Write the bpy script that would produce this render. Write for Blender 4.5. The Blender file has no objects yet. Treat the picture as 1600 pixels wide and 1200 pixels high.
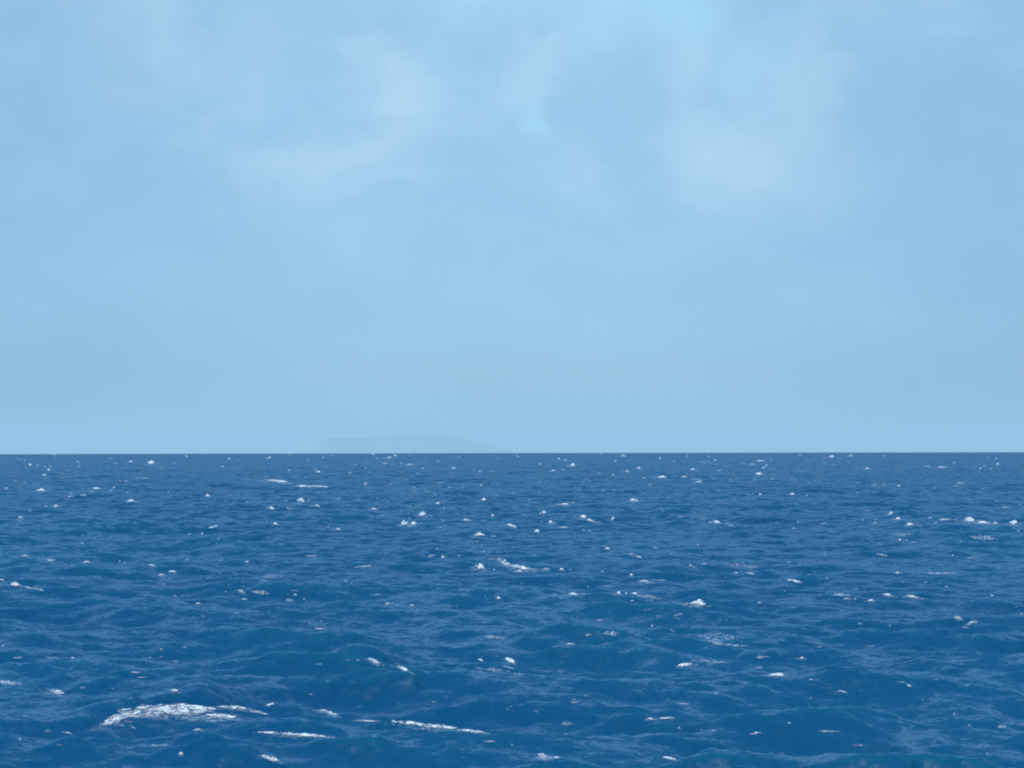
import bpy, math, numpy as np
from mathutils import Vector, Euler
R = math.radians
scn = bpy.context.scene

# ------------------------------------------------------------------ camera
F = 2985.0                       # focal length in pixels of the 1600 px wide photograph
CAM_H = 22.0
cam_d = bpy.data.cameras.new("camera")
cam_d.sensor_width = 36.0
cam_d.lens = 36.0 * F / 1600.0
cam_d.clip_start = 0.5
cam_d.clip_end = 600000.0
cam = bpy.data.objects.new("camera", cam_d)
scn.collection.objects.link(cam)
cam.location = (0, 0, CAM_H)
cam.rotation_euler = Euler((R(90 + 1.932), 0.0, 0.0))
cam.rotation_euler = (cam.rotation_euler.to_matrix() @ Euler((0, 0, R(-0.107))).to_matrix()).to_euler()
scn.camera = cam
CM = np.array(cam.rotation_euler.to_matrix())

# ------------------------------------------------------------------ exposure
vs = scn.view_settings
vs.view_transform = 'Standard'; vs.look = 'None'; vs.gamma = 1.0; vs.use_curve_mapping = False
vs.exposure = 0.0

# ------------------------------------------------------------------ sun
SUN_EL, SUN_AZ = 62.0, -164.0     # azimuth measured from +Y (the view direction) towards +X
sd = bpy.data.lights.new("sun", 'SUN')
sd.energy = 2.9; sd.angle = R(0.53); sd.color = (1.0, 0.96, 0.9)
sun = bpy.data.objects.new("sun", sd)
scn.collection.objects.link(sun)
sdir = Vector((math.sin(R(SUN_AZ)) * math.cos(R(SUN_EL)), math.cos(R(SUN_AZ)) * math.cos(R(SUN_EL)), math.sin(R(SUN_EL))))
sun.rotation_euler = sdir.to_track_quat('Z', 'Y').to_euler()

# ------------------------------------------------------------------ node helpers
class NT:
    def __init__(s, tree): s.t = tree; s.n = tree.nodes; s.l = tree.links
    def node(s, typ, **kw):
        x = s.n.new(typ)
        for k, v in kw.items(): setattr(x, k, v)
        return x
    def put(s, sock, v):
        if v is None: return
        if isinstance(v, bpy.types.NodeSocket): s.l.new(v, sock)
        else: sock.default_value = v
    def math(s, op, a, b=None, c=None, clamp=False):
        x = s.node('ShaderNodeMath', operation=op); x.use_clamp = clamp
        s.put(x.inputs[0], a); s.put(x.inputs[1], b); s.put(x.inputs[2], c)
        return x.outputs[0]
    def vmath(s, op, a, b=None, scale=None):
        x = s.node('ShaderNodeVectorMath', operation=op)
        s.put(x.inputs[0], a); s.put(x.inputs[1], b)
        if scale is not None: s.put(x.inputs['Scale'], scale)
        return x.outputs[0]
    def mix(s, f, a, b, blend='MIX'):
        x = s.node('ShaderNodeMix', data_type='RGBA', blend_type=blend)
        s.put(x.inputs[0], f); s.put(x.inputs[6], a); s.put(x.inputs[7], b)
        return x.outputs[2]
    def comb(s, a, b, c):
        x = s.node('ShaderNodeCombineXYZ')
        s.put(x.inputs[0], a); s.put(x.inputs[1], b); s.put(x.inputs[2], c)
        return x.outputs[0]
    def mapr(s, v, a, b, c=0.0, d=1.0, smooth=False):
        x = s.node('ShaderNodeMapRange')
        if smooth: x.interpolation_type = 'SMOOTHSTEP'
        s.put(x.inputs[0], v); s.put(x.inputs[1], a); s.put(x.inputs[2], b); s.put(x.inputs[3], c); s.put(x.inputs[4], d)
        return x.outputs[0]
    def noise(s, vec, scale, detail=4.0, rough=0.55, dist=0.0):
        x = s.node('ShaderNodeTexNoise')
        s.put(x.inputs['Vector'], vec); s.put(x.inputs['Scale'], scale)
        s.put(x.inputs['Detail'], detail); s.put(x.inputs['Roughness'], rough); s.put(x.inputs['Distortion'], dist)
        return x

# ------------------------------------------------------------------ world: physical sky under a veil of thin cloud
w = bpy.data.worlds.new("World"); scn.world = w; w.use_nodes = True
nt = NT(w.node_tree); nt.n.clear()
out = nt.node('ShaderNodeOutputWorld'); bg = nt.node('ShaderNodeBackground')
sky = nt.node('ShaderNodeTexSky'); sky.sky_type = 'NISHITA'; sky.sun_disc = False
sky.sun_elevation = R(SUN_EL); sky.sun_rotation = R(SUN_AZ)
sky.air_density = 1.0; sky.dust_density = 0.3; sky.ozone_density = 2.0
tc = nt.node('ShaderNodeTexCoord')
sep = nt.node('ShaderNodeSeparateXYZ'); nt.l.new(tc.outputs['Generated'], sep.inputs[0])
az = nt.math('ARCTAN2', sep.outputs[0], sep.outputs[1])
el = nt.math('ARCSINE', sep.outputs[2])
P = nt.comb(az, el, 0.0)
nz1 = nt.noise(nt.vmath('MULTIPLY', P, (1.0, 1.5, 1.0)), 11.0, 6.0, 0.58)
warp = nt.vmath('SCALE', nt.vmath('SUBTRACT', nz1.outputs['Color'], (0.5, 0.5, 0.5)), scale=0.07)
PW = nt.vmath('ADD', P, warp)
def blob(px, py, rx, ry, rot, k):
    m = nt.node('ShaderNodeMapping', vector_type='TEXTURE')
    m.inputs['Location'].default_value = ((px - 800) / F, (708 - py) / F, 0)
    m.inputs['Rotation'].default_value = (0, 0, R(rot))
    m.inputs['Scale'].default_value = (rx / F, ry / F, 1)
    nt.l.new(PW, m.inputs['Vector'])
    g = nt.vmath('MULTIPLY', m.outputs[0], (1, 1, 0))
    x = nt.node('ShaderNodeVectorMath', operation='LENGTH'); nt.l.new(g, x.inputs[0])
    f = nt.mapr(x.outputs['Value'], 0.0, 1.0, 1.0, 0.0, smooth=True)
    return nt.math('MULTIPLY', f, k)
def total(lst):
    acc = None
    for b in lst:
        v = blob(*b)
        acc = v if acc is None else nt.math('ADD', acc, v)
    return acc
white = total([(1185, 190, 130, 100, 0, .35), (580, 150, 130, 130, 0, .4), (600, 260, 160, 70, 0, .5), (130, 60, 160, 100, 0, .35), (820, 90, 200, 90, 0, .3), (1590, 20, 150, 120, 0, -.6), (0, 10, 100, 120, 0, -.6), (260, 120, 380, 200, 0, .35), (1180, 220, 380, 240, 0, .4), (620, 180, 220, 200, 0, .25), (575, 75, 62, 90, 35, .9), (630, 140, 62, 100, 25, 1.0), (625, 205, 85, 45, 10, 1.0), (545, 245, 190, 42, 5, 1.0), (420, 268, 170, 36, 8, .75),
               (480, 292, 200, 26, 0, .4), (225, 30, 95, 85, 0, .85), (300, 70, 120, 80, -15, .5), (430, 60, 60, 75, 0, .5), (190, 150, 120, 60, 0, .3), (325, 330, 45, 18, -30, .5),
               (560, 390, 90, 60, 0, .35), (1100, 105, 48, 48, 0, 1.0), (1065, 165, 80, 80, 0, .6), (1285, 170, 85, 130, 8, .9), (1170, 235, 150, 80, 0, .7),
               (1180, 290, 170, 60, 0, .75), (1080, 260, 60, 110, 0, .5), (1250, 335, 130, 40, 0, .35), (840, 110, 95, 70, 0, .7), (905, 255, 60, 60, 0, .4), (1030, 260, 45, 60, 0, .5),
               (950, 340, 110, 50, 0, .4), (1420, 120, 70, 70, 0, .3)])
blue = total([(960, 15, 260, 65, 0, 1.0), (920, 80, 80, 60, 0, .8), (1080, 45, 130, 60, 0, .9), (1180, 105, 110, 45, 10, .5), (838, 190, 62, 52, -35, 1.0), (745, 30, 90, 60, 0, .6),
              (1440, 50, 110, 70, 0, .35), (400, 20, 60, 60, 0, .3), (60, 290, 140, 60, 0, .35)])
grey = total([(485, 165, 150, 65, 5, .9), (560, 205, 60, 30, 20, .5), (400, 210, 170, 50, 0, .45), (935, 185, 95, 60, -20, .9), (960, 130, 60, 50, 0, .4), (130, 190, 170, 110, 0, .45),
              (760, 335, 430, 34, -2, .85), (1350, 150, 60, 90, 0, .5), (1480, 250, 170, 150, 0, .5), (1240, 385, 330, 60, 0, .5), (200, 420, 260, 60, 0, .3),
              (470, 510, 500, 60, 0, .35), (1050, 460, 420, 55, 0, .35), (1150, 30, 150, 40, 0, .3), (720, 60, 60, 110, 0, .35), (1600, 400, 200, 260, 0, .35)])
veil = nt.noise(nt.vmath('MULTIPLY', PW, (1.0, 1.7, 1.0)), 12.0, 7.0, 0.56)
veilf = nt.math('SUBTRACT', veil.outputs[0], 0.5)
high = nt.mapr(el, 0.05, 0.17, 0.12, 1.0, smooth=True)      # the cloud has structure overhead and melts into haze low down
white = nt.math('ADD', white, nt.math('MULTIPLY', nt.mapr(veil.outputs[0], 0.36, 0.66, -0.5, 0.7), high))
nish = nt.vmath('MULTIPLY', sky.outputs[0], (0.66, 0.82, 0.86))
nish = nt.vmath('SCALE', nish, scale=0.10)
base = nt.node('ShaderNodeValToRGB')          # the veil of high thin cloud, by elevation
nt.l.new(nt.mapr(el, 0.0, 0.5), base.inputs[0])
cr = base.color_ramp
cr.elements[0].position = 0.0; cr.elements[0].color = (0.305, 0.560, 0.800, 1)
cr.elements[1].position = 1.0; cr.elements[1].color = (0.300, 0.500, 0.760, 1)
for p_, c_ in ((0.12, (0.326, 0.590, 0.838, 1)), (0.30, (0.328, 0.580, 0.825, 1)), (0.48, (0.345, 0.600, 0.830, 1))):
    e = cr.elements.new(p_); e.color = c_
col = nt.mix(0.88, nish, base.outputs[0])
col = nt.mix(nt.math('MULTIPLY', white, 0.52, clamp=True), col, (0.420, 0.642, 0.826, 1))
col = nt.mix(nt.math('MULTIPLY', blue, 0.66, clamp=True), col, (0.365, 0.680, 0.905, 1))
col = nt.mix(nt.math('MULTIPLY', grey, 0.62, clamp=True), col, (0.300, 0.540, 0.785, 1))
gain = nt.math('ADD', 1.0, nt.math('MULTIPLY', veilf, 0.16))
# lens vignetting put into the sky colour: darker to both sides of the view
fall = nt.mapr(nt.math('ABSOLUTE', nt.math('ADD', az, 0.0)), 0.04, 0.30, 0.0, 1.0, smooth=True)
col = nt.mix(fall, col, nt.vmath('MULTIPLY', col, (0.82, 0.86, 0.915)))
gain = nt.math('MULTIPLY', gain, nt.mapr(nt.math('ADD', el, nt.math('MULTIPLY', nt.math('ABSOLUTE', az), .5)), 0.35, 0.9, 1.0, 1.45, smooth=True))   # sky brightened overhead and out of view, added to light the haze
col = nt.vmath('SCALE', col, scale=gain)
nt.l.new(col, bg.inputs[0]); bg.inputs[1].default_value = 1.1
nt.l.new(bg.outputs[0], out.inputs[0])

# ------------------------------------------------------------------ sea surface heights on a polar grid round the camera
rng = np.random.default_rng(11)
RE = 7.4e6                                    # earth radius with refraction
r_list = [6.0]
while r_list[-1] < 88: r_list.append(r_list[-1] * 1.03)
while r_list[-1] < 18500: r_list.append(r_list[-1] * 1.0030)
while r_list[-1] < 28000: r_list.append(r_list[-1] * 1.03)
RR = np.array(r_list)
dense = np.arange(-0.36, 0.3601, 0.00072)
coarse = np.arange(0.36 + 0.05, 2 * math.pi - 0.36 - 0.01, 0.05)
TH = np.concatenate([dense, coarse])          # angle from +Y towards +X, closes round
NR, NC, ND = len(RR), len(TH), len(dense)
X = RR[:, None] * np.sin(TH)[None, :]; Y = RR[:, None] * np.cos(TH)[None, :]
SP = np.gradient(RR)

NW = 130
lam = np.exp(np.linspace(math.log(62), math.log(1.3), NW)) * rng.uniform(.97, 1.03, NW)
kk = 2 * math.pi / lam
main = R(188)                                 # the wind blows towards the camera and a little to the left
spread = R(26) + R(30) * np.clip(np.log(30 / lam) / 3, 0, 1)
ang = main + rng.normal(0, 1, NW) * spread
dx, dy = np.sin(ang), np.cos(ang)
steep = 0.0205 * np.where(lam > 24, (24 / lam) ** 1.1, 1.0) * 1.0 * rng.uniform(.6, 1.35, NW) * np.where(lam < 9, 1.7, 1.75)
amp = steep / kk
ph = rng.uniform(0, 2 * math.pi, NW)
wt_rows = []
for i in range(NW):
    q = np.clip((lam[i] / SP - 1.6) / 2.0, 0, 1)
    if lam[i] > 14: q = np.maximum(q, 0.75)
    wt_rows.append(q)
D1 = np.zeros_like(X); D2 = np.zeros_like(X)
for i in range(NW):                           # horizontal displacement sharpens the crests
    if lam[i] < 3: continue
    n = int((wt_rows[i] > 0).sum())
    t = kk[i] * (X[:n] * dx[i] + Y[:n] * dy[i]) + ph[i]
    s_ = np.sin(t) * (amp[i] * wt_rows[i][:n, None])
    D1[:n] -= s_ * dx[i]; D2[:n] -= s_ * dy[i]
XS = X - 1.1 * D1; YS = Y - 1.1 * D2
Z = np.zeros_like(X); CREST = np.zeros_like(X)
for i in range(NW):
    n = int((wt_rows[i] > 0).sum())
    if n == 0: continue
    t = kk[i] * (XS[:n] * dx[i] + YS[:n] * dy[i]) + ph[i]
    c_ = np.cos(t) * wt_rows[i][:n, None]
    Z[:n] += amp[i] * c_; CREST[:n] += steep[i] * c_
del D1, D2, XS, YS
GROUP = 1.0 + 0.22 * np.sin(X / 71 + 1.3) * np.sin(Y / 93 + .4) + .12 * np.sin(X / 33 + Y / 140)
Z *= GROUP

def pix_dir(px, py):
    d = CM @ np.array([(px - 800) / F, (600 - py) / F, -1.0])
    return d / np.linalg.norm(d)
def flat_hit(px, py):
    d = pix_dir(px, py)
    t = CAM_H / max(-d[2], 1e-3)
    return d[0] * t, d[1] * t
# single steep waves that carry the large breaking crests: x, y of the crest, width in px, height in m, lean
RIDGES = [(255, 1112, 330, 1.25, .16), (450, 1150, 190, .5, -.05), (670, 1135, 260, .65, -.12), (580, 1036, 150, .85, -.05),
          (1350, 1082, 330, .95, .0), (1090, 944, 120, .7, -.1), (1230, 905, 170, .8, -.15), (1090, 890, 190, .8, 0.), (850, 892, 200, .8, -.1),
          (690, 868, 120, .7, .1), (905, 812, 150, .9, -.1), (1535, 815, 190, 1.0, -.1), (655, 808, 90, .8, 0), (25, 915, 150, .8, -.2),
          (270, 893, 130, .7, .1), (1430, 934, 130, .6, -.1), (1000, 1123, 220, .5, .05), (850, 1108, 260, .6, .0), (1500, 1010, 330, .8, -.05),
          (930, 1000, 240, .6, .1), (1120, 998, 200, .5, 0), (320, 1175, 260, .7, -.1), (470, 782, 60, .8, 0), (748, 838, 110, .7, -.1),
          (236, 724, 50, 1.6, 0), (1400, 815, 120, .7, 0), (380, 924, 90, .5, -.2), (100, 1165, 200, .6, .1), (1250, 1160, 300, .5, .1), (720, 1090, 240, .5, 0)]
for (px, py, wpx, a, lean) in RIDGES:
    cx, cy = flat_hit(px, py + 1); a *= 1.5
    d = math.hypot(cx, cy); wd = wpx * d / F * .42
    ln = 1.5 + .9 * a + d * .0035
    r0, r1 = np.searchsorted(RR, [d - 9 * ln, d + 9 * ln])
    sx, sy = X[r0:r1, :ND], Y[r0:r1, :ND]
    th0 = math.atan2(cx, cy)
    u = (sx - cx) * math.cos(th0) - (sy - cy) * math.sin(th0)
    v = (sx - cx) * math.sin(th0) + (sy - cy) * math.cos(th0)
    v = v - u * lean * 2.2 + .5 * np.sin(u / wd * 2.3 + px) * ln * .5
    g = np.exp(-(u / wd) ** 2) * np.where(v < 0, np.exp(-(v / (ln * .75)) ** 2), np.exp(-(v / (ln * 1.9)) ** 2))
    trough = np.exp(-(u / wd) ** 2) * np.exp(-((v + ln * 2.1) / (ln * 1.3)) ** 2)
    Z[r0:r1, :ND] += a * g - .35 * a * trough
ZC = Z - RR[:, None] ** 2 / (2 * RE)          # curvature of the earth

LR = np.log(RR)
def height(x, y):
    r = np.hypot(x, y); th = np.arctan2(x, y)
    fi = np.clip(np.interp(np.log(r), LR, np.arange(NR)), 0, NR - 1.001)
    fj = np.clip((th - dense[0]) / 0.00072, 0, ND - 1.001)
    i = fi.astype(int); j = fj.astype(int); a = fi - i; b = fj - j
    return (ZC[i, j] * (1 - a) * (1 - b) + ZC[i + 1, j] * a * (1 - b) + ZC[i, j + 1] * (1 - a) * b + ZC[i + 1, j + 1] * a * b)
def hit(px, py):
    """first point of the wave surface along the ray through a pixel"""
    d = pix_dir(px, py)
    t = 50 * np.exp(np.arange(0, math.log(19000 / 50), 0.0008))
    x, y, z = d[0] * t, d[1] * t, CAM_H + d[2] * t
    below = np.nonzero(z < height(x, y))[0]
    k = below[0] if len(below) else len(t) - 1
    if not len(below):                        # just above the horizon: a crest standing on the skyline
        t0 = 15000.0
        return d[0] * t0, d[1] * t0, t0
    return x[k], y[k], t[k]

def mesh_obj(name, verts, faces, mat, parent=None, smooth=True):
    me = bpy.data.meshes.new(name)
    verts = np.asarray(verts, dtype=np.float32); faces = np.asarray(faces, dtype=np.int32)
    n = faces.shape[1]
    me.vertices.add(len(verts)); me.vertices.foreach_set('co', verts.ravel())
    me.loops.add(faces.size); me.loops.foreach_set('vertex_index', faces.ravel())
    me.polygons.add(len(faces))
    me.polygons.foreach_set('loop_start', np.arange(len(faces), dtype=np.int32) * n)
    me.polygons.foreach_set('loop_total', np.full(len(faces), n, dtype=np.int32))
    if smooth: me.polygons.foreach_set('use_smooth', np.ones(len(faces), dtype=bool))
    me.update(calc_edges=True)
    me.materials.append(mat)
    o = bpy.data.objects.new(name, me); scn.collection.objects.link(o)
    if parent: o.parent = parent
    return o

# ------------------------------------------------------------------ water material
def new_mat(name):
    m = bpy.data.materials.new(name); m.use_nodes = True; t = NT(m.node_tree); t.n.clear()
    o = t.node('ShaderNodeOutputMaterial'); return m, t, o
WATER, t, o = new_mat("sea_water")
geo = t.node('ShaderNodeNewGeometry')
pos = geo.outputs['Position']
sp = t.node('ShaderNodeSeparateXYZ'); t.l.new(pos, sp.inputs[0])
flat = t.comb(sp.outputs[0], sp.outputs[1], 0.0)
dist = t.node('ShaderNodeVectorMath', operation='LENGTH'); t.l.new(flat, dist.inputs[0])
dist = dist.outputs['Value']
rot = t.node('ShaderNodeMapping'); t.l.new(flat, rot.inputs['Vector']); rot.inputs['Rotation'].default_value = (0, 0, R(8))
rp = rot.outputs[0]
def slope(scale, stretch, detail, rough, gain, gain_out=None):
    v = t.vmath('MULTIPLY', rp, (stretch, 1.0, 1.0))
    n_ = t.noise(v, scale, detail, rough)
    s_ = t.vmath('SUBTRACT', n_.outputs['Color'], (0.5, 0.5, 0.5))
    return t.vmath('MULTIPLY', s_, (gain * .75, gain, 0.0))
s1 = slope(0.42, 0.55, 4.0, 0.64, 1.9)        # ripples of a metre or two
s2 = slope(3.0, 0.6, 4.0, 0.66, 1.4)        # cat's paws of decimetres
s3 = slope(0.10, 0.35, 3.0, 0.6, 1.2)        # waves the mesh no longer resolves far out
s3 = t.vmath('SCALE', s3, scale=t.mapr(dist, 250, 1600, 0.0, 1.0))
gust = t.noise(t.vmath('MULTIPLY', flat, (1.0, 0.6, 1.0)), 0.011, 4.0, 0.55)
gf = t.mapr(gust.outputs[0], 0.3, 0.7, 0.6, 1.35)
ssum = t.vmath('ADD', t.vmath('ADD', s1, s2), s3)
ssum = t.vmath('SCALE', ssum, scale=gf)
nrm = t.vmath('NORMALIZE', t.vmath('SUBTRACT', geo.outputs['Normal'], ssum))
att = t.node('ShaderNodeAttribute', attribute_name='crest'); crest = att.outputs['Fac']
deep = t.mix(t.mapr(gust.outputs[0], 0.35, 0.65), (0.0014, 0.051, 0.127, 1), (0.0020, 0.064, 0.141, 1))
deep = t.mix(t.mapr(crest, 0.15, 0.9, 0.0, 1.0), deep, (0.0030, 0.078, 0.145, 1))   # thin crests are greener
body = t.node('ShaderNodeBsdfDiffuse'); t.l.new(deep, body.inputs[0]); t.l.new(nrm, body.inputs['Normal'])
gl = t.node('ShaderNodeBsdfGlossy'); gl.inputs[0].default_value = (0.56, 0.84, 1.0, 1); t.l.new(nrm, gl.inputs['Normal'])
t.l.new(t.mapr(dist, 80, 2500, 0.38, 0.42), gl.inputs['Roughness'])
fr = t.node('ShaderNodeFresnel'); fr.inputs['IOR'].default_value = 1.333; t.l.new(nrm, fr.inputs['Normal'])
ff = t.math('MINIMUM', t.math('MULTIPLY', fr.outputs[0], t.mapr(gust.outputs[0], .3, .7, .27, .42)), t.mapr(dist, 1000, 7000, 0.37, 0.13))
pr = t.node('ShaderNodeMixShader'); t.l.new(ff, pr.inputs[0]); t.l.new(body.outputs[0], pr.inputs[1]); t.l.new(gl.outputs[0], pr.inputs[2])
# foam: broken crests and the lacy remains of old ones
fn = t.noise(t.vmath('MULTIPLY', rp, (0.6, 1.0, 1.0)), 2.2, 6.0, 0.72)
fb = t.noise(t.vmath('MULTIPLY', rp, (0.25, 1.0, 1.0)), 0.22, 4.0, 0.6)
fa = t.math('ADD', crest, t.math('MULTIPLY', t.math('SUBTRACT', fn.outputs[0], 0.5), 1.1))
fa = t.math('ADD', fa, t.math('MULTIPLY', t.math('SUBTRACT', fb.outputs[0], 0.5), 0.9))
foam = t.mapr(fa, 1.22, 1.60, 0.0, 0.6, smooth=True)
old = t.math('MULTIPLY', t.mapr(fb.outputs[0], 0.60, 0.72, 0.0, 1.0, smooth=True), t.mapr(fn.outputs[0], 0.5, 0.75, 0.0, 0.35))
foam = t.math('MAXIMUM', foam, old)
fbs = t.node('ShaderNodeBsdfDiffuse'); fbs.inputs[0].default_value = (0.50, 0.70, 0.82, 1)
ms = t.node('ShaderNodeMixShader'); t.l.new(foam, ms.inputs[0]); t.l.new(pr.outputs[0], ms.inputs[1]); t.l.new(fbs.outputs[0], ms.inputs[2])
t.l.new(ms.outputs[0], o.inputs[0])

idx = np.arange(NR * NC, dtype=np.int32).reshape(NR, NC)
jn = (np.arange(NC) + 1) % NC
fq = np.stack([idx[:-1, :], idx[1:, :], idx[1:, :][:, jn], idx[:-1, :][:, jn]], axis=-1).reshape(-1, 4)
fq = fq[:, ::-1]
water = mesh_obj("sea", np.stack([X, Y, ZC], -1).reshape(-1, 3), fq, WATER)
ca = water.data.attributes.new('crest', 'FLOAT', 'POINT'); ca.data.foreach_set('value', CREST.astype(np.float32).ravel())
water['kind'] = 'structure'; water['label'] = 'deep blue choppy open sea reaching the horizon'
nz = np.zeros(3, dtype=np.float32); water.data.polygons[0].normal
if water.data.polygons[5].normal.z < 0: water.data.flip_normals()
del fq, idx

# ------------------------------------------------------------------ foam material
def foam_mat(name, trans, scale, dark, light, a0, a1, amin, amax, vstretch=1.0):
    m, t, o = new_mat(name)
    g_ = t.node('ShaderNodeNewGeometry')
    n1 = t.noise(g_.outputs['Position'], scale, 5.0, 0.75)
    fc = t.mix(t.mapr(n1.outputs[0], 0.38, 0.60), dark, light)
    d_ = t.node('ShaderNodeBsdfDiffuse'); t.l.new(fc, d_.inputs[0])
    tr = t.node('ShaderNodeBsdfTranslucent'); t.l.new(fc, tr.inputs[0])
    mx = t.node('ShaderNodeMixShader'); mx.inputs[0].default_value = trans
    t.l.new(d_.outputs[0], mx.inputs[1]); t.l.new(tr.outputs[0], mx.inputs[2])
    n2 = t.noise(t.vmath('MULTIPLY', g_.outputs['Position'], (1.0, 0.6, 1.6)), scale * .9, 4.0, 0.7)
    al = t.mapr(n2.outputs[0], a0, a1, amin, amax)
    cv = t.node('ShaderNodeAttribute', attribute_name='cover')
    al = t.math('MULTIPLY', al, cv.outputs['Fac'])
    tp = t.node('ShaderNodeBsdfTransparent')
    m2 = t.node('ShaderNodeMixShader'); t.l.new(al, m2.inputs[0])
    t.l.new(tp.outputs[0], m2.inputs[1]); t.l.new(mx.outputs[0], m2.inputs[2])
    t.l.new(m2.outputs[0], o.inputs[0])
    return m
FOAM = foam_mat("foam", .42, 5.0, (0.74, 0.82, 0.86, 1), (0.93, 0.94, 0.94, 1), .2, .5, .75, 1.0)
LACE = foam_mat("lacy_foam", .12, 5.0, (0.70, 0.80, 0.85, 1), (0.92, 0.93, 0.94, 1), .34, .50, .50, 1.0)
THIN = foam_mat("thin_foam", .2, 3.0, (0.60, 0.74, 0.82, 1), (0.80, 0.86, 0.90, 1), .36, .62, .15, .85)

# value noise for the outlines of foam
def vnoise(x, y, seed):
    xi = np.floor(x).astype(np.int64); yi = np.floor(y).astype(np.int64)
    fx = x - xi; fy = y - yi; fx = fx * fx * (3 - 2 * fx); fy = fy * fy * (3 - 2 * fy)
    def h(a, b):
        n = (a * 374761393 + b * 668265263 + seed * 974634777) & 0x7fffffff
        n = ((n ^ (n >> 13)) * 1274126177) & 0x7fffffff
        return ((n ^ (n >> 16)) & 0xffff) / 65535.0
    return (h(xi, yi) * (1 - fx) + h(xi + 1, yi) * fx) * (1 - fy) + (h(xi, yi + 1) * (1 - fx) + h(xi + 1, yi + 1) * fx) * fy
def fbm(x, y, seed, oct=4, rough=.55):
    s_, a, n = 0, 1.0, 0
    for k in range(oct):
        s_ = s_ + a * vnoise(x * 2 ** k, y * 2 ** k, seed + k * 17); n += a; a *= rough
    return s_ / n - .5

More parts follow.
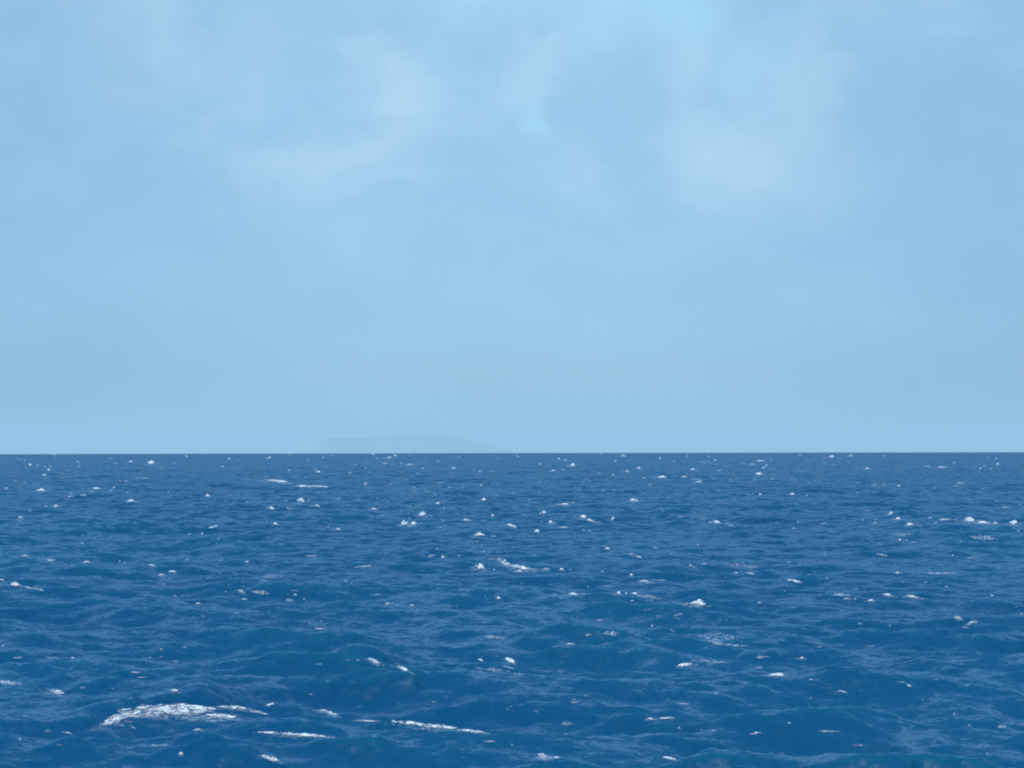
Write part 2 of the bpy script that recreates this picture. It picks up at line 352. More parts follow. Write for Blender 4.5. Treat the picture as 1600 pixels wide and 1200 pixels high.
SEA_T = 50 * np.exp(np.arange(0, math.log(19000 / 50), 0.0008))
def surface_along(px, py):
    """distance along the sight line through each (px, py) to the first wave surface, for small grids"""
    d = np.stack([(px - 800) / F, (600 - py) / F, -np.ones_like(px)], -1) @ CM.T
    d /= np.linalg.norm(d, axis=-1, keepdims=True)
    return d
def foam_patch(px, py, wpx, hpx, kind, tilt, seed):
    """a ragged cap of foam: it lies on the wave where the wave carries it and stands up
    as a lump of its own height where it breaks; every lump has a front, a back and thickness"""
    bx, by, d0 = hit(px, py + hpx * .5)
    s = d0 / F
    Wd = wpx * s
    hw = wpx / 2; hh_ = hpx / 2
    step = .62 if wpx < 120 else .7
    nx = int(np.clip(wpx * 1.3 / step, 7, 200))
    ext = hh_ + abs(tilt) * hw
    ny = int(np.clip(ext * 2.5 / (step * .8), 7, 90))
    gx = np.linspace(-1.25, 1.25, nx)[None, :] * hw + np.zeros((ny, 1))
    gy = np.linspace(1.25, -1.25, ny)[:, None] * ext + np.zeros((1, nx))     # down the picture first
    U = gx / hw
    Vp = gy + tilt * gx                                                       # along the leaning crest line
    V = Vp / hh_
    sx_ = seed * 3.7
    n_lo = fbm(gx / max(wpx * .22, 2.5) + sx_, gy / max(hpx * .5, 2.5), seed, 3)
    n_hi = fbm(gx / 2.7 + sx_, gy / 1.5 + sx_, seed + 5, 3, .8)
    u0 = ((seed * 37) % 11 - 5) / 9.0                 # where along the crest it is thickest
    n_st = fbm(gx / 4.6 + sx_, gy / 1.25 + sx_, seed + 6, 2, .7)
    prof = 1 - np.abs(U + .35 * n_lo) ** 1.7
    side = np.where(U < u0, (U - u0) / (1.05 + u0), (U - u0) / (1.05 - u0))
    wid = (.12 + .88 * np.clip(1 - side ** 2, 0, 1) ** 1.1) if kind in 'bct' else .30 + .70 * np.clip(prof, 0, 1)
    if kind in 'bct': V = V - .45 * np.abs(side)      # the tails sit low, the head stands up
    m = np.minimum(prof, 1 - (np.abs(V + .7 * n_lo) / wid) ** 1.6)
    if kind in 'bc':
        c0 = .45 * u0                                     # a solid breaking head, with broken scraps trailing off both ways
        cy_ = gy + tilt * gx + .4 * n_lo * hpx - .18 * hpx      # flat foot, humped top
        core = 1 - np.abs((U - c0 + .3 * n_lo) / .62) ** 1.8 - np.abs(cy_ / np.where(cy_ > 0, hh_ * .5, hh_ * 1.05 * np.clip(1.1 - .75 * np.abs((U - c0) / .62), .25, 1.1))) ** 1.7 + 1.0 * n_hi
        rest = np.minimum(m, .5) * .55 + 1.3 * n_hi + 1.2 * n_st - .30
        m = np.maximum(core + (.18 if kind == 'b' else .12), np.minimum(rest, .16))
    elif kind == 't': m = np.minimum(m, .26) + 1.3 * n_hi + 1.5 * n_st + .04
    elif kind == 's': m = np.minimum(m, .5) * .7 + 1.9 * n_hi + 1.6 * n_st - .26
    elif kind == 'l': m = np.minimum(m * 1.2, .32) + 1.7 * n_hi + 2.2 * n_st + .02
    elif kind == 'f': m = np.minimum(m, .5) * .8 + 1.4 * n_hi + 1.4 * n_st - .14
    m = np.where((np.abs(U) > 1.2) | (np.abs(gy) > 1.2 * ext), -1, m)
    dirs = surface_along(px + gx, py + gy)
    reach = float(np.clip(Wd * .55, .9, 9.0)) + abs(tilt) * hw * s / max(CAM_H / d0, .02) * .5
    reach = min(reach, 12.0)
    ks = np.linspace(d0 - reach - .5, d0 + reach, 60)
    T = np.full(gx.shape, d0 + reach)
    found = np.zeros(gx.shape, bool)
    for t_ in ks:
        z_ = CAM_H + dirs[..., 2] * t_
        below = (z_ < height(dirs[..., 0] * t_, dirs[..., 1] * t_)) & ~found
        T = np.where(below, t_, T); found |= below
    bulge = np.sqrt(np.clip(m, 0, 1))
    thick = min(.25 * Wd, .5 + .25 * hpx * s) + .05
    rough_ = fbm(gx / 2.2 + 9, gy / 1.6, seed + 31, 3, .7)
    if kind in 'lsft': thick = min(thick, .16) * .5
    T = T - np.where(m > 0, bulge * thick * (.6 + .8 * rough_), 0)
    lift = .015 + .00012 * d0
    x = dirs[..., 0] * T; y = dirs[..., 1] * T; z = CAM_H + dirs[..., 2] * T + lift
    bk = thick * bulge + .02
    th0 = math.atan2(bx, by)
    front = np.stack([x, y, z], -1)
    back = np.stack([x + math.sin(th0) * bk, y + math.cos(th0) * bk, z - .3 * bulge * thick * .3 - .01], -1)
    vid = np.arange(nx * ny).reshape(ny, nx)
    q = np.stack([vid[:-1, :-1], vid[:-1, 1:], vid[1:, 1:], vid[1:, :-1]], -1).reshape(-1, 4)
    M0, M1 = (-.22, .30) if kind in 'b' else ((-.35, .45) if kind in 'ct' else (-.45, .60))
    on = (m > M0)
    cnt = (on[:-1, :-1].astype(int) + on[:-1, 1:] + on[1:, 1:] + on[1:, :-1]).ravel()
    cover = np.clip((m - M0) / (M1 - M0), 0, 1); cover = cover * cover * (3 - 2 * cover)
    tq = T.ravel()[q]
    q = q[(cnt >= 3) & ((tq.max(1) - tq.min(1)) < 2.5 + reach * .5)]
    if len(q) == 0: return None
    if kind in 'bc': q = np.concatenate([q, q[:, ::-1] + nx * ny])   # standing foam has a back; the films lie on the water
    used, inv = np.unique(q, return_inverse=True)
    P3 = np.concatenate([front.reshape(-1, 3), back.reshape(-1, 3)])[used]
    if kind in 'lt':                                       # thick and thin places, wispy lower edge
        cover = cover * np.clip(.72 + 2.0 * fbm(gx / 11 + sx_, gy / 3.2, seed + 44, 3, .6), .18, 1)
        cover = cover * np.clip(1.15 - .55 * np.clip(V, 0, 1.2), .3, 1)
    COV = np.concatenate([cover.ravel(), cover.ravel()])[used] * (1.0 if kind in 'bl' else .42 + .5 * ((seed * 53) % 17) / 16)
    return P3, inv.reshape(-1, 4).astype(np.int32), np.array([bx, by, float(height(np.array([bx]), np.array([by]))[0])]), COV

# x y width height (px of the photograph) kind tilt
CAPS = """
84 710 8 2 c 0;48 726 7 3 b 0;38 719 4 2 c 0;31 718 3 2 c 0;79 728 5 3 c 0;70 729 4 2 c 0;77 734 7 2.5 c 0;69 742 7 2 c 0;122 721 3 2 c 0;124 725 4 3 c 0;122 729 4 2 c 0;104 745 4 2 f 0;59 727 3 2 c 0;101 728 5 1 f 0;181 724 5 2 c 0;173 716 3 2 c 0;204 721 9 2 c 0;236 722 13 6 b 0;292 713 6 3 c -.3;267 708 5 2 c 0;348 729 6 3 c 0;358 717 7 2 c 0;373 719 4 2 f 0;369 731 5 2 f 0;272 724 3 3 c 0;250 731 14 2 f 0;10 763 8 2.5 c 0;64 765 18 4 b 0;25 752 4 2 c 0;38 754 5 2 c 0;152 763 16 3 c 0;142 768 8 2 c 0;172 767 5 2 f 0;177 762 7 3 c .4;130 774 10 3 s 0;112 771 6 2 c 0;107 777 6 2 f 0;207 782 17 3 b 0;230 796 10 2 s 0;325 774 9 4 b -.1;360 774 7 2 s 0;387 785 4 2 c 0;87 790 10 3 c .05;73 791 5 2 c 0;47 798 6 2 c 0;33 808 9 4 c 0;30 814 6 3 f 0;70 805 4 2 f 0;212 818 5 1.5 f 0;333 823 15 3 t .25;316 834 5 4 c 0;295 835 4 2 c 0;341 842 4 2 c 0;129 837 5 2 c 0;128 849 6 2.5 c 0;264 768 5 3 c 0;220 747 20 3 f 0;
421 715 6 3 b 0;453 710 8 2 f 0;517 712 5 2 c 0;481 720 4 2 c 0;505 715 3 2 c 0;582 709 6 3 b 0;608 715 11 3 b 0;618 712 8 3 c 0;589 716 3 2 c 0;556 726 4 3 c 0;602 724 14 3 c -.18;641 726 14 2.5 c 0;627 724 5 2 c 0;452 735 3 2 c 0;497 737 8 2 c 0;492 734 6 2 f 0;547 739 6 2 c 0;684 721 5 3 c 0;710 731 9 3 c 0;660 732 3 2 c 0;717 714 5 2 f 0;750 737 6 2 c 0;653 740 3 2 f 0;571 756 6 4 c .5;702 762 5 2 c 0;752 758 6 3 c 0;680 773 5 2 f 0;755 780 10 3.5 b 0;684 786 7 3 c .2;693 794 4 2 c 0;645 768 4 2 f 0;470 781 13 7 b 0;482 782 5 3 f 0;495 790 13 4 c -.15;453 794 10 4 s 0;424 793 9 4 c -.35;404 786 6 2 f 0;583 795 13 3 c -.1;660 802 13 8 b 0;632 817 14 7 b 0;648 817 11 5 b 0;640 810 6 2 c 0;626 800 5 2 f 0;674 806 4 2 c 0;692 813 3 2 c 0;688 824 6 2 f 0;430 818 7 3 b 0;513 824 5 2 c 0;528 827 10 2.5 b 0;770 805 5 3 b 0;729 812 11 2.5 c 0;796 820 10 4 b -.3;781 822 3 3 c 0;748 835 19 5 b .05;772 838 12 3 s 0;746 846 3 2 c 0;578 829 12 1.5 f 0;
430 751 44 3.5 c -.10;485 759.5 58 3 t -.02;
805 708 6 2 c 0;809 713 6 3 c -.3;886 706 4 2 c 0;938 709 6 2 c 0;974 712 9 3 c 0;962 720 5 2 c 0;873 717 6 3 c 0;882 719 9 2 c 0;844 725 8 2 c 0;894 726 9 4 b 0;864 735 12 2 c 0;880 734 6 2 f 0;998 731 10 2.5 b 0;980 736 9 2 c 0;1032 716 5 3 b 0;1073 713 4 3 c 0;1108 713 5 2 c 0;1118 719 5 2 c 0;1101 723 4 2 c 0;1086 707 9 2 c 0;1054 721 4 2 c 0;1082 733 9 3 b 0;958 742 3 2 c 0;937 740 10 2 f 0;1033 745 16 3.5 b 0;1006 747 7 3 c 0;1015 757 7 2 c 0;1070 745 11 2.5 c 0;1088 749 20 5 s -.1;1092 753 10 3 c 0;943 767 6 2.5 c 0;960 766 8 2 f 0;842 770 4 2 c 0;827 781 4 2 c 0;917 749 5 2 f 0;882 787 13 3.5 c 0;893 786 12 2 s 0;991 781 14 4 c 0;984 783 10 2 s 0;802 771 6 2 f 0;850 800 8 4 b 0;844 802 3 3 c 0;860 815 9 5 b 0;846 816 5 2 c 0;839 829 9 4 b 0;912 807 12 6 b -.1;923 813 13 3 c -.25;957 810 6 5 c .7;881 824 14 2 t 0;912 829 6 2 c 0;921 829 5 3 c 0;936 816 5 3 f 0;803 822 8 4 c -.3;1063 808 13 3 s 0;1098 810 3 2 c 0;1119 815 13 4 c -.1;1140 820 16 3 t -.25;1176 772 4 2 c 0;1188 772 6 4 c 0;1188 720 18 2.5 c 0;1175 725 6 2 c 0;1192 731 4 2 c 0;1198 727 5 2 c 0;1186 740 12 4 b 0;1140 707 4 2 c 0;
1250 711 6 2 c 0;1299 713 8 3.5 b 0;1329 712 9 2 c 0;1381 713 4 2 c 0;1205 719 5 2 c 0;1302 726 8 2 f 0;1355 732 8 2.5 b 0;1474 730 19 2.5 c .03;1490 723 4 2 c 0;1452 706 5 2 c 0;1385 706 5 2 c 0;1543 714 4 2 c 0;1557 717 5 3 c .3;1559 725 8 3 b 0;1538 728 6 2 c 0;1532 732 4 3 c 0;1549 733 3 2 c 0;1448 729 10 1.5 f 0;1242 750 6 2 c 0;1343 754 3 3 c 0;1367 758 6 2 c 0;1380 757 6 2.5 c 0;1405 759 7 2.5 c 0;1461 762 4 3 f .6;1500 755 14 3 f 0;1495 759 7 3 f 0;1237 772 9 2.5 b 0;1260 774 5 2 c 0;1288 775 5 2 f 0;1340 770 5 2 c 0;1355 798 4 1.5 c 0;1391 802 8 4 b .35;1403 810 13 3.5 b 0;1348 812 6 2.5 c .2;1368 811 4 3 c 0;1366 818 10 4 s .2;1247 816 3 3 c 0;1453 809 8 2 c 0;1481 812 32 2.5 t -.03;1515 811 22 8 b -.05;1537 816 24 4 b 0;1557 817 12 3 c 0;1583 816 15 6 b .05;1422 819 14 4 c 0;1437 822 8 3 f 0;1462 817 6 2 c 0;1408 835 30 6 s -.03;1406 843 5 4 c 0;1416 844 5 2 c 0;1362 846 6 2 f 0;1535 840 40 8 f -.1;1591 830 6 2 c 0;1501 846 4 2 c 0;
39 868 10 2 c 0;80 875 14 3 t .05;121 860 4 2 c 0;134 878 14 3 c .08;187 877 4 2 c 0;195 879 4 2 c 0;113 884 5 3 f 0;237 883 11 3 c -.25;252 898 9 3 c 0;270 893 13 3 t 0;2 906 10 2 c -.1;25 913 18 6 b -.1;44 918 14 2.5 c -.2;60 921 16 2.5 t -.3;387 878 8 2.5 c 0;310 943 9 2 c 0;273 931 6 2 c 0;285 931 4 2 c 0;352 925 6 2 c 0;378 924 11 4 c -.45;382 936 9 2 c 0;370 958 10 2 s 0;317 963 4 1.5 c 0;
487 869 20 2 s 0;572 885 40 2.5 t .06;425 901 36 4 f 0;540 908 5 2 c 0;549 912 5 1.5 c 0;461 929 7 4 c 0;408 926 26 6 f -.1;452 938 12 4 s 0;475 936 5 2 c 0;605 943 5 3 b 0;613 942 5 2 c 0;620 946 4 2 c 0;644 946 9 2 c 0;501 971 3 2 c 0;484 974 3 1.5 c 0;500 983 20 2 s 0;676 868 15 3 t .3;692 870 8 6 c 0;718 869 10 3 s 0;683 858 5 2 c 0;756 862 5 2.5 c 0;749 884 15 8 b -.15;772 890 6 2 c 0;787 878 18 9 l -.5;772 874 24 3 s 0;779 934 6 3.5 b 0;812 886 36 5 l -.2;812 892 12 3 c 0;854 889 13 3 c 0;836 890 20 3 s 0;878 889 7 3.5 b 0;892 890 6 2 c 0;770 996 30 4 s -.1;
949 857 8 3 c -.1;957 862 5 2 c 0;992 868 22 4 t -.28;941 893 4 3 c 0;987 898 6 4 b 0;1004 908 20 3.5 c 0;1030 907 20 2 f 0;897 928 18 4 b 0;911 928 8 2 c 0;919 917 4 2 c 0;950 916 12 3 s 0;966 926 8 4 b 0;978 927 6 2.5 c 0;991 927 11 3 c -.1;1015 933 50 6 s -.12;868 929 6 1.5 c 0;988 939 8 2 c 0;1090 941 26 9 b -.08;1079 883 6 2.5 c 0;1098 882 10 3 s 0;1150 895 6 2 c 0;1172 896 14 3 t -.1;1155 884 55 7 s -.1;1060 961 16 2 f .3;1186 942 8 3 c 0;940 969 20 2 s 0;1120 995 60 12 s 0;955 990 24 7 s 0;920 992 10 2 t .2;1019 978 6 3 c .2;1052 986 9 3 s -.3;
1289 865 4 1.5 c 0;1378 867 18 3 t -.22;1232 879 5 2 c 0;1399 883 6 2 f 0;1402 895 9 2.5 c 0;1242 908 25 4 t -.2;1292 904 7 2 c -.3;1264 898 6 2 f 0;1470 896 50 4 f -.03;1517 872 18 2 f .05;1489 868 5 2 c 0;1446 910 6 2.5 c 0;1479 917 8 2 c 0;1387 929 17 4 c -.15;1324 935 10 3 c 0;1336 936 6 2.5 c 0;1362 938 12 3 b 0;1316 930 30 5 s 0;1427 932 23 4 b -.12;1345 954 10 2 s 0;1343 974 4 3 b 0;1390 978 4 3 f 0;1497 965 14 4 c -.2;1519 972 14 3.5 c .3;1549 931 8 3 c 0;1508 981 12 3 f 0;1596 959 7 2 c 0;
4 1009 8 2 c 0;28 1028 14 3 f 0;82 1028 20 2 f 0;114 1028 5 3 c .2;235 1028 4 2 c 0;251 1027 7 2 c 0;275 1033 12 2 c 0;253 1015 8 3 s 0;287 1012 8 3 s 0;212 1051 14 3 s 0;10 1067 34 6 f -.1;31 1068 3 3 c 0;88 1081 26 6 l -.2;250 1082 14 2 s 0;271 1079 14 4 l -.1;75 1142 9 2 c 0;107 1145 10 2.5 c -.15;31 1155 4 3 c 0;190 1134 8 2 c 0;208 1137 9 3 t -.3;310 1140 19 3 c .12;242 1165 14 3 s 0;256 1165 18 3 s 0;283 1177 6 5 b 0;422 1185 26 6 l -.28;
182 1124 44 13 l .32;228 1112 78 17 l .16;284 1109 78 16 l 0;316 1106 42 6 t -.03;366 1106 46 5 l -.08;404 1113 30 4 t -.2;345 1119 44 6 l -.08;338 1127 34 4 s 0;422 1101 14 3 t .3;196 1109 26 3 t .2;
543 1032 8 2 c 0;559 1032 6 3 c 0;584 1033 18 6 l -.35;630 1045 16 5 l -.4;500 1038 20 2 s 0;750 1031 9 3 t -.3;797 1032 14 6 l -.4;770 1047 50 5 s -.1;805 1053 6 2 c 0;812 1053 4 3 c 0;795 1043 20 2 t -.2;513 1113 26 4 l -.25;575 1127 50 2.5 t -.02;615 1127 6 4 b 0;640 1130 50 4.5 l -.08;680 1135 62 7 l -.1;735 1142 46 3 l -.12;438 1146 74 4 l -.05;478 1149 52 5 l -.04;510 1152 34 2.5 t -.08;848 1182 16 7 l -.2;868 1184 22 3 t 0;800 1164 3 3 c 0;770 1109 3 3 c 0;722 1172 9 3 s 0;724 1184 4 2 c 0;680 1097 16 2 s 0;
890 1006 9 2 c 0;1015 1123 12 3.5 b 0;1041 1122 27 3 b .05;1066 1100 20 3 f 0;1061 1137 4 3 b 0;1096 1141 5 2 c 0;1114 1142 7 1.5 c 0;1183 1145 12 3 b .1;1097 1146 4 1.5 c 0;885 1131 16 6 s 0;884 1148 10 2 f 0;1046 1185 18 4 l -.2;1037 1184 4 3 c 0;1120 1005 26 6 s -.25;1150 1009 40 3 s -.05;1070 1039 24 4 l .15;1100 1033 36 6 s 0;1120 1036 30 3 s .1;1165 1067 3 3 c 0;1115 1084 14 2 s 0;915 1087 6 2 f 0;1190 1027 20 4 s 0;
1214 1054 24 5 b 0;1253 1028 11 3 b 0;1280 1011 26 2 s .03;1360 1010 28 2 s 0;1267 1062 8 2 c 0;1317 1081 16 3 t -.15;1267 1091 4 2 c 0;1421 1072 7 3 c -.3;1491 1116 4 4 c 0;1515 1134 5 4 f 0;1295 1143 38 2 t 0;1233 1130 5 3 f 0;1565 1136 14 4 f 0;1340 1165 20 3 f 0
"""
caps = []
for it in CAPS.replace("\n", "").split(";"):
    p_ = it.split()
    if len(p_) == 6: caps.append((float(p_[0]), float(p_[1]), float(p_[2]), float(p_[3]), p_[4], float(p_[5])))

HERO = {
 (228, 1112): "largest sheet of white lacy foam, on the broad wave in the lower left",
 (182, 1124): "left tip of the largest foam sheet, curling down the wave's shoulder",
 (284, 1109): "dense foam on the right half of the lower left breaking wave",
 (316, 1106): "thin white edge of foam along the top of the lower left wave",
 (366, 1106): "loose lacy foam trailing right from the top of the largest foam sheet",
 (404, 1113): "thin foam strip sloping down at the far right end of the large wave's trail",
 (345, 1119): "lacy foam scraps just under the right end of the largest foam sheet",
 (680, 1135): "brightest middle stretch of the long foam line low in the centre left",
 (640, 1130): "left stretch of the long foam line low in the centre left, sparkling",
 (735, 1142): "thin right tail of the long foam line low in the centre left",
 (575, 1127): "hairline left start of the long foam line low in the centre left",
 (438, 1146): "left half of the foam strip between the large sheet and the long line",
 (478, 1149): "bright right half of the foam strip below the largest foam sheet's trail",
 (584, 1033): "white foam on the peak of the dark pointed wave above the long foam line",
 (630, 1045): "short foam slip on the right slope of the dark pointed wave",
 (513, 1113): "small ragged foam crest between the largest sheet and the long foam line",
 (422, 1185): "bright ragged foam cap at the bottom edge, left of centre",
 (848, 1182): "white foam head with a tail to the right at the bottom edge, centre",
 (1046, 1185): "small lacy foam crest at the bottom edge, right of the centre one",
 (283, 1177): "single small bright foam knob near the bottom edge under the large sheet",
 (1090, 941): "brilliant white peaked whitecap, the brightest on the right half of the near sea",
 (1515, 811): "big bright breaking head of the long crest near the right edge",
 (1537, 816): "bright foam ribbon right behind the big breaking head near the right edge",
 (1583, 816): "bright foam tuft at the right end of the long crest near the right edge",
 (1481, 812): "thin foam line leading up to the big breaking head near the right edge",
 (1408, 835): "pale lens of lacy foam below the pair of small bright crests on the right",
 (1403, 810): "flat bright crest, lower of the pair left of the long right hand crest",
 (1391, 802): "small slanting bright crest, upper of the pair left of the long right hand crest",
 (660, 802): "bright domed whitecap, topmost of the group of three in the centre left",
 (632, 817): "bright jagged whitecap, lower left of the group of three in the centre left",
 (648, 817): "bright low whitecap, lower right of the group of three in the centre left",
 (748, 835): "wide bright whitecap with a trail of specks, right of the group of three",
 (470, 781): "bright lumpy whitecap below the long thin far streak",
 (430, 751): "bright left head of the long thin foam streak on the far sea",
 (485, 759.5): "thin right tail of the long thin foam streak on the far sea",
 (236, 722): "bright domed whitecap just under the horizon at left",
 (64, 765): "bright flat whitecap near the left edge of the far sea",
 (207, 782): "long low whitecap left of the bright lumpy one on the far sea",
 (25, 913): "bright thick foam on the crest running in from the left edge",
 (60, 921): "thin tail of the crest running in from the left edge, sloping down",
 (749, 884): "bright rounded whitecap left of the curving foam line in mid sea",
 (812, 886): "curving sweep of lacy foam on the mid sea crest right of a rounded whitecap",
 (912, 807): "bright whitecap with a tail sloping right, centre of the mid sea",
 (860, 815): "bright small whitecap just left of the one with a sloping tail",
 (839, 829): "bright small whitecap lowest in the centre cluster above the curving foam",
 (897, 928): "bright flat whitecap left of the dotted foam leading to the brilliant peak",
 (966, 926): "bright start of the dotted foam that leads down to the brilliant peak",
 (1427, 932): "smooth bright arched crest on the right, middle of the near sea",
 (1387, 929): "thin crest sloping down just left of the smooth bright arched crest",
 (1362, 938): "short bright bar of foam left of and below the arched crest on the right",
 (1214, 1054): "bright flat oval whitecap on the right half of the near sea",
 (1253, 1028): "small bright whitecap just above and right of the flat oval one",
 (1041, 1122): "longer bright bar of the foam pair low on the right of centre",
 (1015, 1123): "shorter bright bar of the foam pair low on the right of centre",
 (1183, 1145): "short bright dash of foam right of the low foam pair",
 (1120, 995): "wide scatter of sparkling foam below the brilliant peaked whitecap",
 (1120, 1005): "denser sloping patch inside the wide scatter of sparkling foam",
 (1070, 1039): "streaky foam patch under the wide scatter of sparkling foam",
 (1004, 908): "thin flat whitecap up and left of the brilliant peaked one",
 (987, 898): "small bright whitecap just above the thin flat one left of the brilliant peak",
 (1242, 908): "narrow foam crest sloping down right, up and right of the brilliant peak",
 (1033, 745): "widest bright whitecap in the middle of the far sea",
 (1088, 749): "lacy whitecap right of the widest one in the middle of the far sea",
 (1186, 740): "peaked whitecap on the far sea, right of the lacy one",
 (1299, 713): "brightest small whitecap right at the horizon on the right",
 (608, 715): "bright dash of foam right under the island's foot at the horizon",
 (572, 885): "long hairline of pale foam left of the centre of the mid sea",
 (797, 1032): "small curling foam crest right of the dark pointed wave",
 (88, 1081): "small lacy foam patch near the left edge above the largest sheet",
 (1470, 896): "long faint veil of old foam on the right of the mid sea",
 (1535, 840): "faint smear of old foam below the long crest near the right edge",
}
BAND = [(722, "tiny white fleck of foam right under the horizon", "whitecaps right under the horizon"),
        (745, "very small whitecap on the farthest stretch of sea", "whitecaps on the farthest stretch of sea"),
        (800, "small whitecap on the far sea between the horizon and the larger crests", "whitecaps on the far sea"),
        (860, "small whitecap among the breaking crests of the middle distance", "whitecaps of the middle distance"),
        (960, "small scrap of foam on the mid sea crests", "foam scraps on the mid sea crests"),
        (1300, "small scrap of foam on the near waves", "foam scraps on the near waves")]
ANCH = [(250, 1115, "largest foam sheet"), (670, 1134, "long near foam line"), (455, 1148, "foam strip beside the largest sheet"),
        (580, 1034, "dark pointed wave"), (848, 1182, "foam head at the bottom edge"), (1030, 1122, "pair of bright foam bars"),
        (1214, 1054, "bright flat oval whitecap"), (1090, 941, "brilliant peaked whitecap"), (1120, 998, "wide sparkling foam scatter"),
        (1427, 932, "smooth arched crest"), (1530, 813, "long bright crest at the right"), (1398, 806, "bright pair of small crests"),
        (1408, 835, "pale lens of foam"), (815, 887, "curving foam sweep"), (692, 870, "small dark crested hump"), (912, 808, "tailed whitecap in the centre"),
        (748, 835, "wide whitecap trailing specks"), (645, 810, "group of three whitecaps"), (470, 781, "bright lumpy far whitecap"),
        (455, 754, "long thin far streak"), (64, 765, "flat whitecap near the left edge"), (207, 782, "long low far whitecap"), (30, 914, "crest at the left edge"),
        (270, 893, "small sloping hump of water"), (1033, 745, "widest far whitecap"), (1186, 740, "peaked far whitecap"), (572, 885, "pale hairline of foam"), (1242, 908, "narrow sloping foam crest")]
USED = set()
def place_label(x, y, w_, h_, k):
    order = sorted(ANCH, key=lambda a_: math.hypot((a_[0] - x) * .6, (a_[1] - y) * 1.6))
    size = 'tiny' if w_ * h_ < 24 else ('small' if w_ * h_ < 45 else 'wider')
    form = {'b': 'bright whitecap', 'c': 'whitecap', 't': 'thin foam streak', 's': 'sparkling foam scatter', 'l': 'lacy foam patch'}[k]
    for a_ in order[:3]:
        dx_, dy_ = x - a_[0], (y - a_[1]) * 2.2
        rel = []
        if abs(dy_) > .45 * abs(dx_): rel.append('above' if dy_ < 0 else 'below')
        if abs(dx_) > .45 * abs(dy_): rel.append('left of' if dx_ < 0 else 'right of')
        lb = "%s %s %s the %s" % (size, form, ' and '.join(rel), a_[2])
        if lb not in USED:
            USED.add(lb); return lb
    return None
stuff_v, stuff_f, off = [], [], 0
seed = 100
nobj = 0
def set_cover(ob, c):
    a_ = ob.data.attributes.new('cover', 'FLOAT', 'POINT'); a_.data.foreach_set('value', np.asarray(c, dtype=np.float32))
stuff_c = []
def add_stuff(P3, f, c):
    stuff_c.append(c)
    global off
    stuff_v.append(P3); stuff_f.append(f + off); off += len(P3)
for (x, y, w_, h_, k, tl) in caps:
    seed += 1
    far = y < 745
    mat = THIN if k in 'fs' else (LACE if k in 'lt' else FOAM)
    if y < 745 and k == 'c': w_, h_ = max(w_, 5), max(h_, 2.6)
    r_ = foam_patch(x, y, w_, h_, k, float(np.clip(tl, -.6, .6)), seed)
    if r_ is None: continue
    P3, f, base_, cov = r_
    if k in 'bl' or (k == 'c' and w_ > 8):        # spent foam and bubbles trailing round the breaking part
        seed += 1
        q_ = foam_patch(x + ((seed * 29) % 7 - 3) * .08 * w_, y + h_ * .55, w_ * 1.9, max(h_ * 1.1, 3), 's', float(np.clip(tl, -.6, .6)), seed)
        if q_ is not None: add_stuff(q_[0], q_[1], q_[3] * .55)
    hero = HERO.get((x, y))
    if hero is None and (w_ * h_ < 17.5 or k == 'f'):
        add_stuff(P3, f, cov); continue
    ob = mesh_obj("whitecap", P3 - base_, f, mat)
    ob.location = base_.tolist(); set_cover(ob, cov)
    ob['category'] = 'whitecap'
    if hero:
        ob['label'] = hero
    else:
        for lim, lb, gr_ in BAND:
            if y < lim:
                own = place_label(x, y, w_, h_, k) if y >= 738 else None
                ob['label'] = own or lb; ob['group'] = gr_; break
    nobj += 1
# uncountable flecks: sparser near, thick towards the horizon
rs = np.random.default_rng(5)
for n in range(2100):
    q = rs.random()
    y = 707.5 + 480 * q ** (3.6 if n % 2 else 1.6)
    x = rs.uniform(-60, 1660)
    if vnoise(np.array([x / 170.]), np.array([y / 38.]), 5)[0] < rs.uniform(.25, .75): continue
    if y < 712: continue
    if y < 716: w_, h_ = rs.uniform(3, 6), rs.uniform(1.4, 2.4)
    elif y < 800: w_, h_ = rs.uniform(2.5, 10), rs.uniform(1.2, 2.4)
    else: w_, h_ = (rs.uniform(1.5, 5), rs.uniform(.8, 1.6)) if rs.random() < .8 else (rs.uniform(5, 18), rs.uniform(1, 3))
    seed += 1
    r_ = foam_patch(x, y, w_, h_, 's' if w_ > 6 else 't', rs.normal(0, .08), seed)
    if r_ is None: continue
    add_stuff(r_[0], r_[1], r_[3] * rs.uniform(.35, 1.0))
sf = mesh_obj("sea_foam", np.concatenate(stuff_v), np.concatenate(stuff_f), THIN)
set_cover(sf, np.concatenate(stuff_c))
sf['kind'] = 'stuff'; sf['label'] = 'small flecks and faint streaks of foam scattered all over the sea'; sf['category'] = 'sea foam'
print("whitecaps", nobj, "stuff tris", off)

# ------------------------------------------------------------------ far island, almost lost in the haze
ISL, t, o = new_mat("island_ground")
g_ = t.node('ShaderNodeNewGeometry')
n1 = t.noise(g_.outputs['Position'], 0.0012, 6.0, 0.6)
ci = t.mix(t.mapr(n1.outputs[0], 0.4, 0.6), (0.12, 0.125, 0.09, 1), (0.24, 0.21, 0.15, 1))
ia = t.node('ShaderNodeAttribute', attribute_name='pale_edge')
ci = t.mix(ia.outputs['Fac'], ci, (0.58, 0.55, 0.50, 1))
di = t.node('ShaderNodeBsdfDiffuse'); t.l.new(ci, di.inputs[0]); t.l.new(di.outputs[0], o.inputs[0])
ID = 150000.0
def isl_world(px): return (px - 800) / F * ID
prof_px = [(448, 0), (462, 4), (478, 12), (492, 20), (508, 26), (530, 27), (560, 27), (590, 27), (612, 27), (622, 30), (640, 30), (646, 27), (675, 25), (700, 25.5), (722, 22), (745, 17), (770, 9), (795, 4), (815, 0)]
nxi, nyi = 260, 60
ux = np.linspace(448, 815, nxi); hh = np.interp(ux, [p[0] for p in prof_px], [p[1] for p in prof_px]) * ID / F
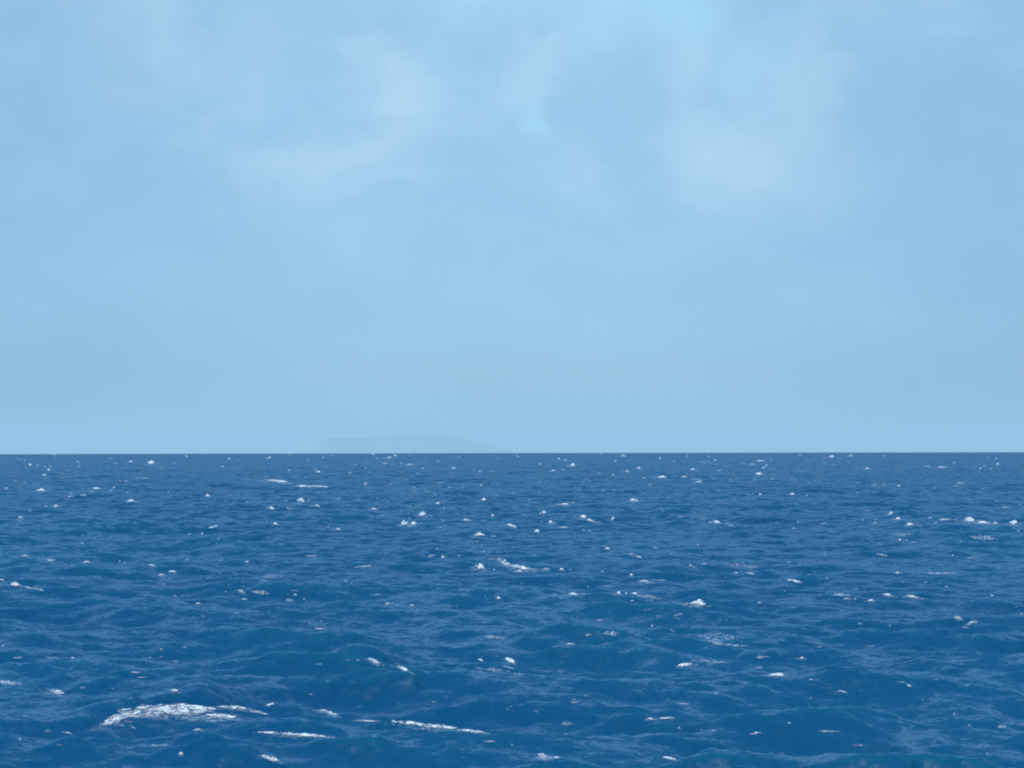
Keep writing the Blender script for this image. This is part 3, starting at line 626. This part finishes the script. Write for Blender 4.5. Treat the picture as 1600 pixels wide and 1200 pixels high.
vy = np.linspace(-1, 1, nyi)
Vv, Ux = np.meshgrid(vy, ux, indexing='ij')
Hh = np.tile(hh, (nyi, 1))
xw = isl_world(Ux); yw = ID + Vv * 5600
cliff = np.clip((1 - np.abs(Vv)) / .42, 0, 1) ** .75
rough = fbm(xw / 950, yw / 950, 77, 6, .55)
zz = Hh * cliff * (1 + .5 * rough * (1 - .8 * (cliff > .98))) + rough * 120 * cliff
zb = -(22.0 + 0) + 22 - ID * .00244 + 40                 # the lowest part is hidden below the horizon
zz = zz + zb - 500 * (1 - cliff)
vi = np.arange(nxi * nyi).reshape(nyi, nxi)
qf = np.stack([vi[:-1, :-1], vi[:-1, 1:], vi[1:, 1:], vi[1:, :-1]], -1).reshape(-1, 4)
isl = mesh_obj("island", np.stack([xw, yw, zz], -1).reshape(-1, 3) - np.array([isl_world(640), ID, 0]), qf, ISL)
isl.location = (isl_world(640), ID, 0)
pale = np.clip((zz - (zb + Hh * .86)) / 40, 0, 1) * np.clip((640 - Ux) / 60, .15, 1) + np.clip((520 - Ux) / 30, 0, 1) * (rough > -.05)  # ground colour paler along the top rim and on the left slopes
pa = isl.data.attributes.new('pale_edge', 'FLOAT', 'POINT'); pa.data.foreach_set('value', np.clip(pale, 0, 1).astype(np.float32).ravel())
isl['kind'] = 'structure'; isl['label'] = 'faint flat topped island in the haze behind the horizon'

# ------------------------------------------------------------------ haze
hz, t, o = new_mat("haze_air")
pv = t.node('ShaderNodeVolumePrincipled')
pv.inputs['Color'].default_value = (0.62, 0.825, 0.885, 1)
pv.inputs['Density'].default_value = 1.8e-5
pv.inputs['Anisotropy'].default_value = 0.0
t.l.new(pv.outputs[0], o.inputs['Volume'])
zt = float(zz.max()) + 40; zlo = min(float(zz.min()), float(ZC.min())) - 1.0
bx0, bx1, by0, by1 = -80000.0, 80000.0, -26000.0, ID + 4000
vb = [(x_, y_, z_) for x_ in (bx0, bx1) for y_ in (by0, by1) for z_ in (zlo, zt)]
fb_ = [(0, 1, 3, 2), (4, 6, 7, 5), (0, 4, 5, 1), (2, 3, 7, 6), (0, 2, 6, 4), (1, 5, 7, 3)]
haze = mesh_obj("haze", vb, fb_, hz, smooth=False)
haze['kind'] = 'stuff'; haze['label'] = 'thin blue sea haze over the water'
scn.cycles.volume_bounces = 0
scn.cycles.filter_width = 2.0          # the photograph has a slightly soft long lens look
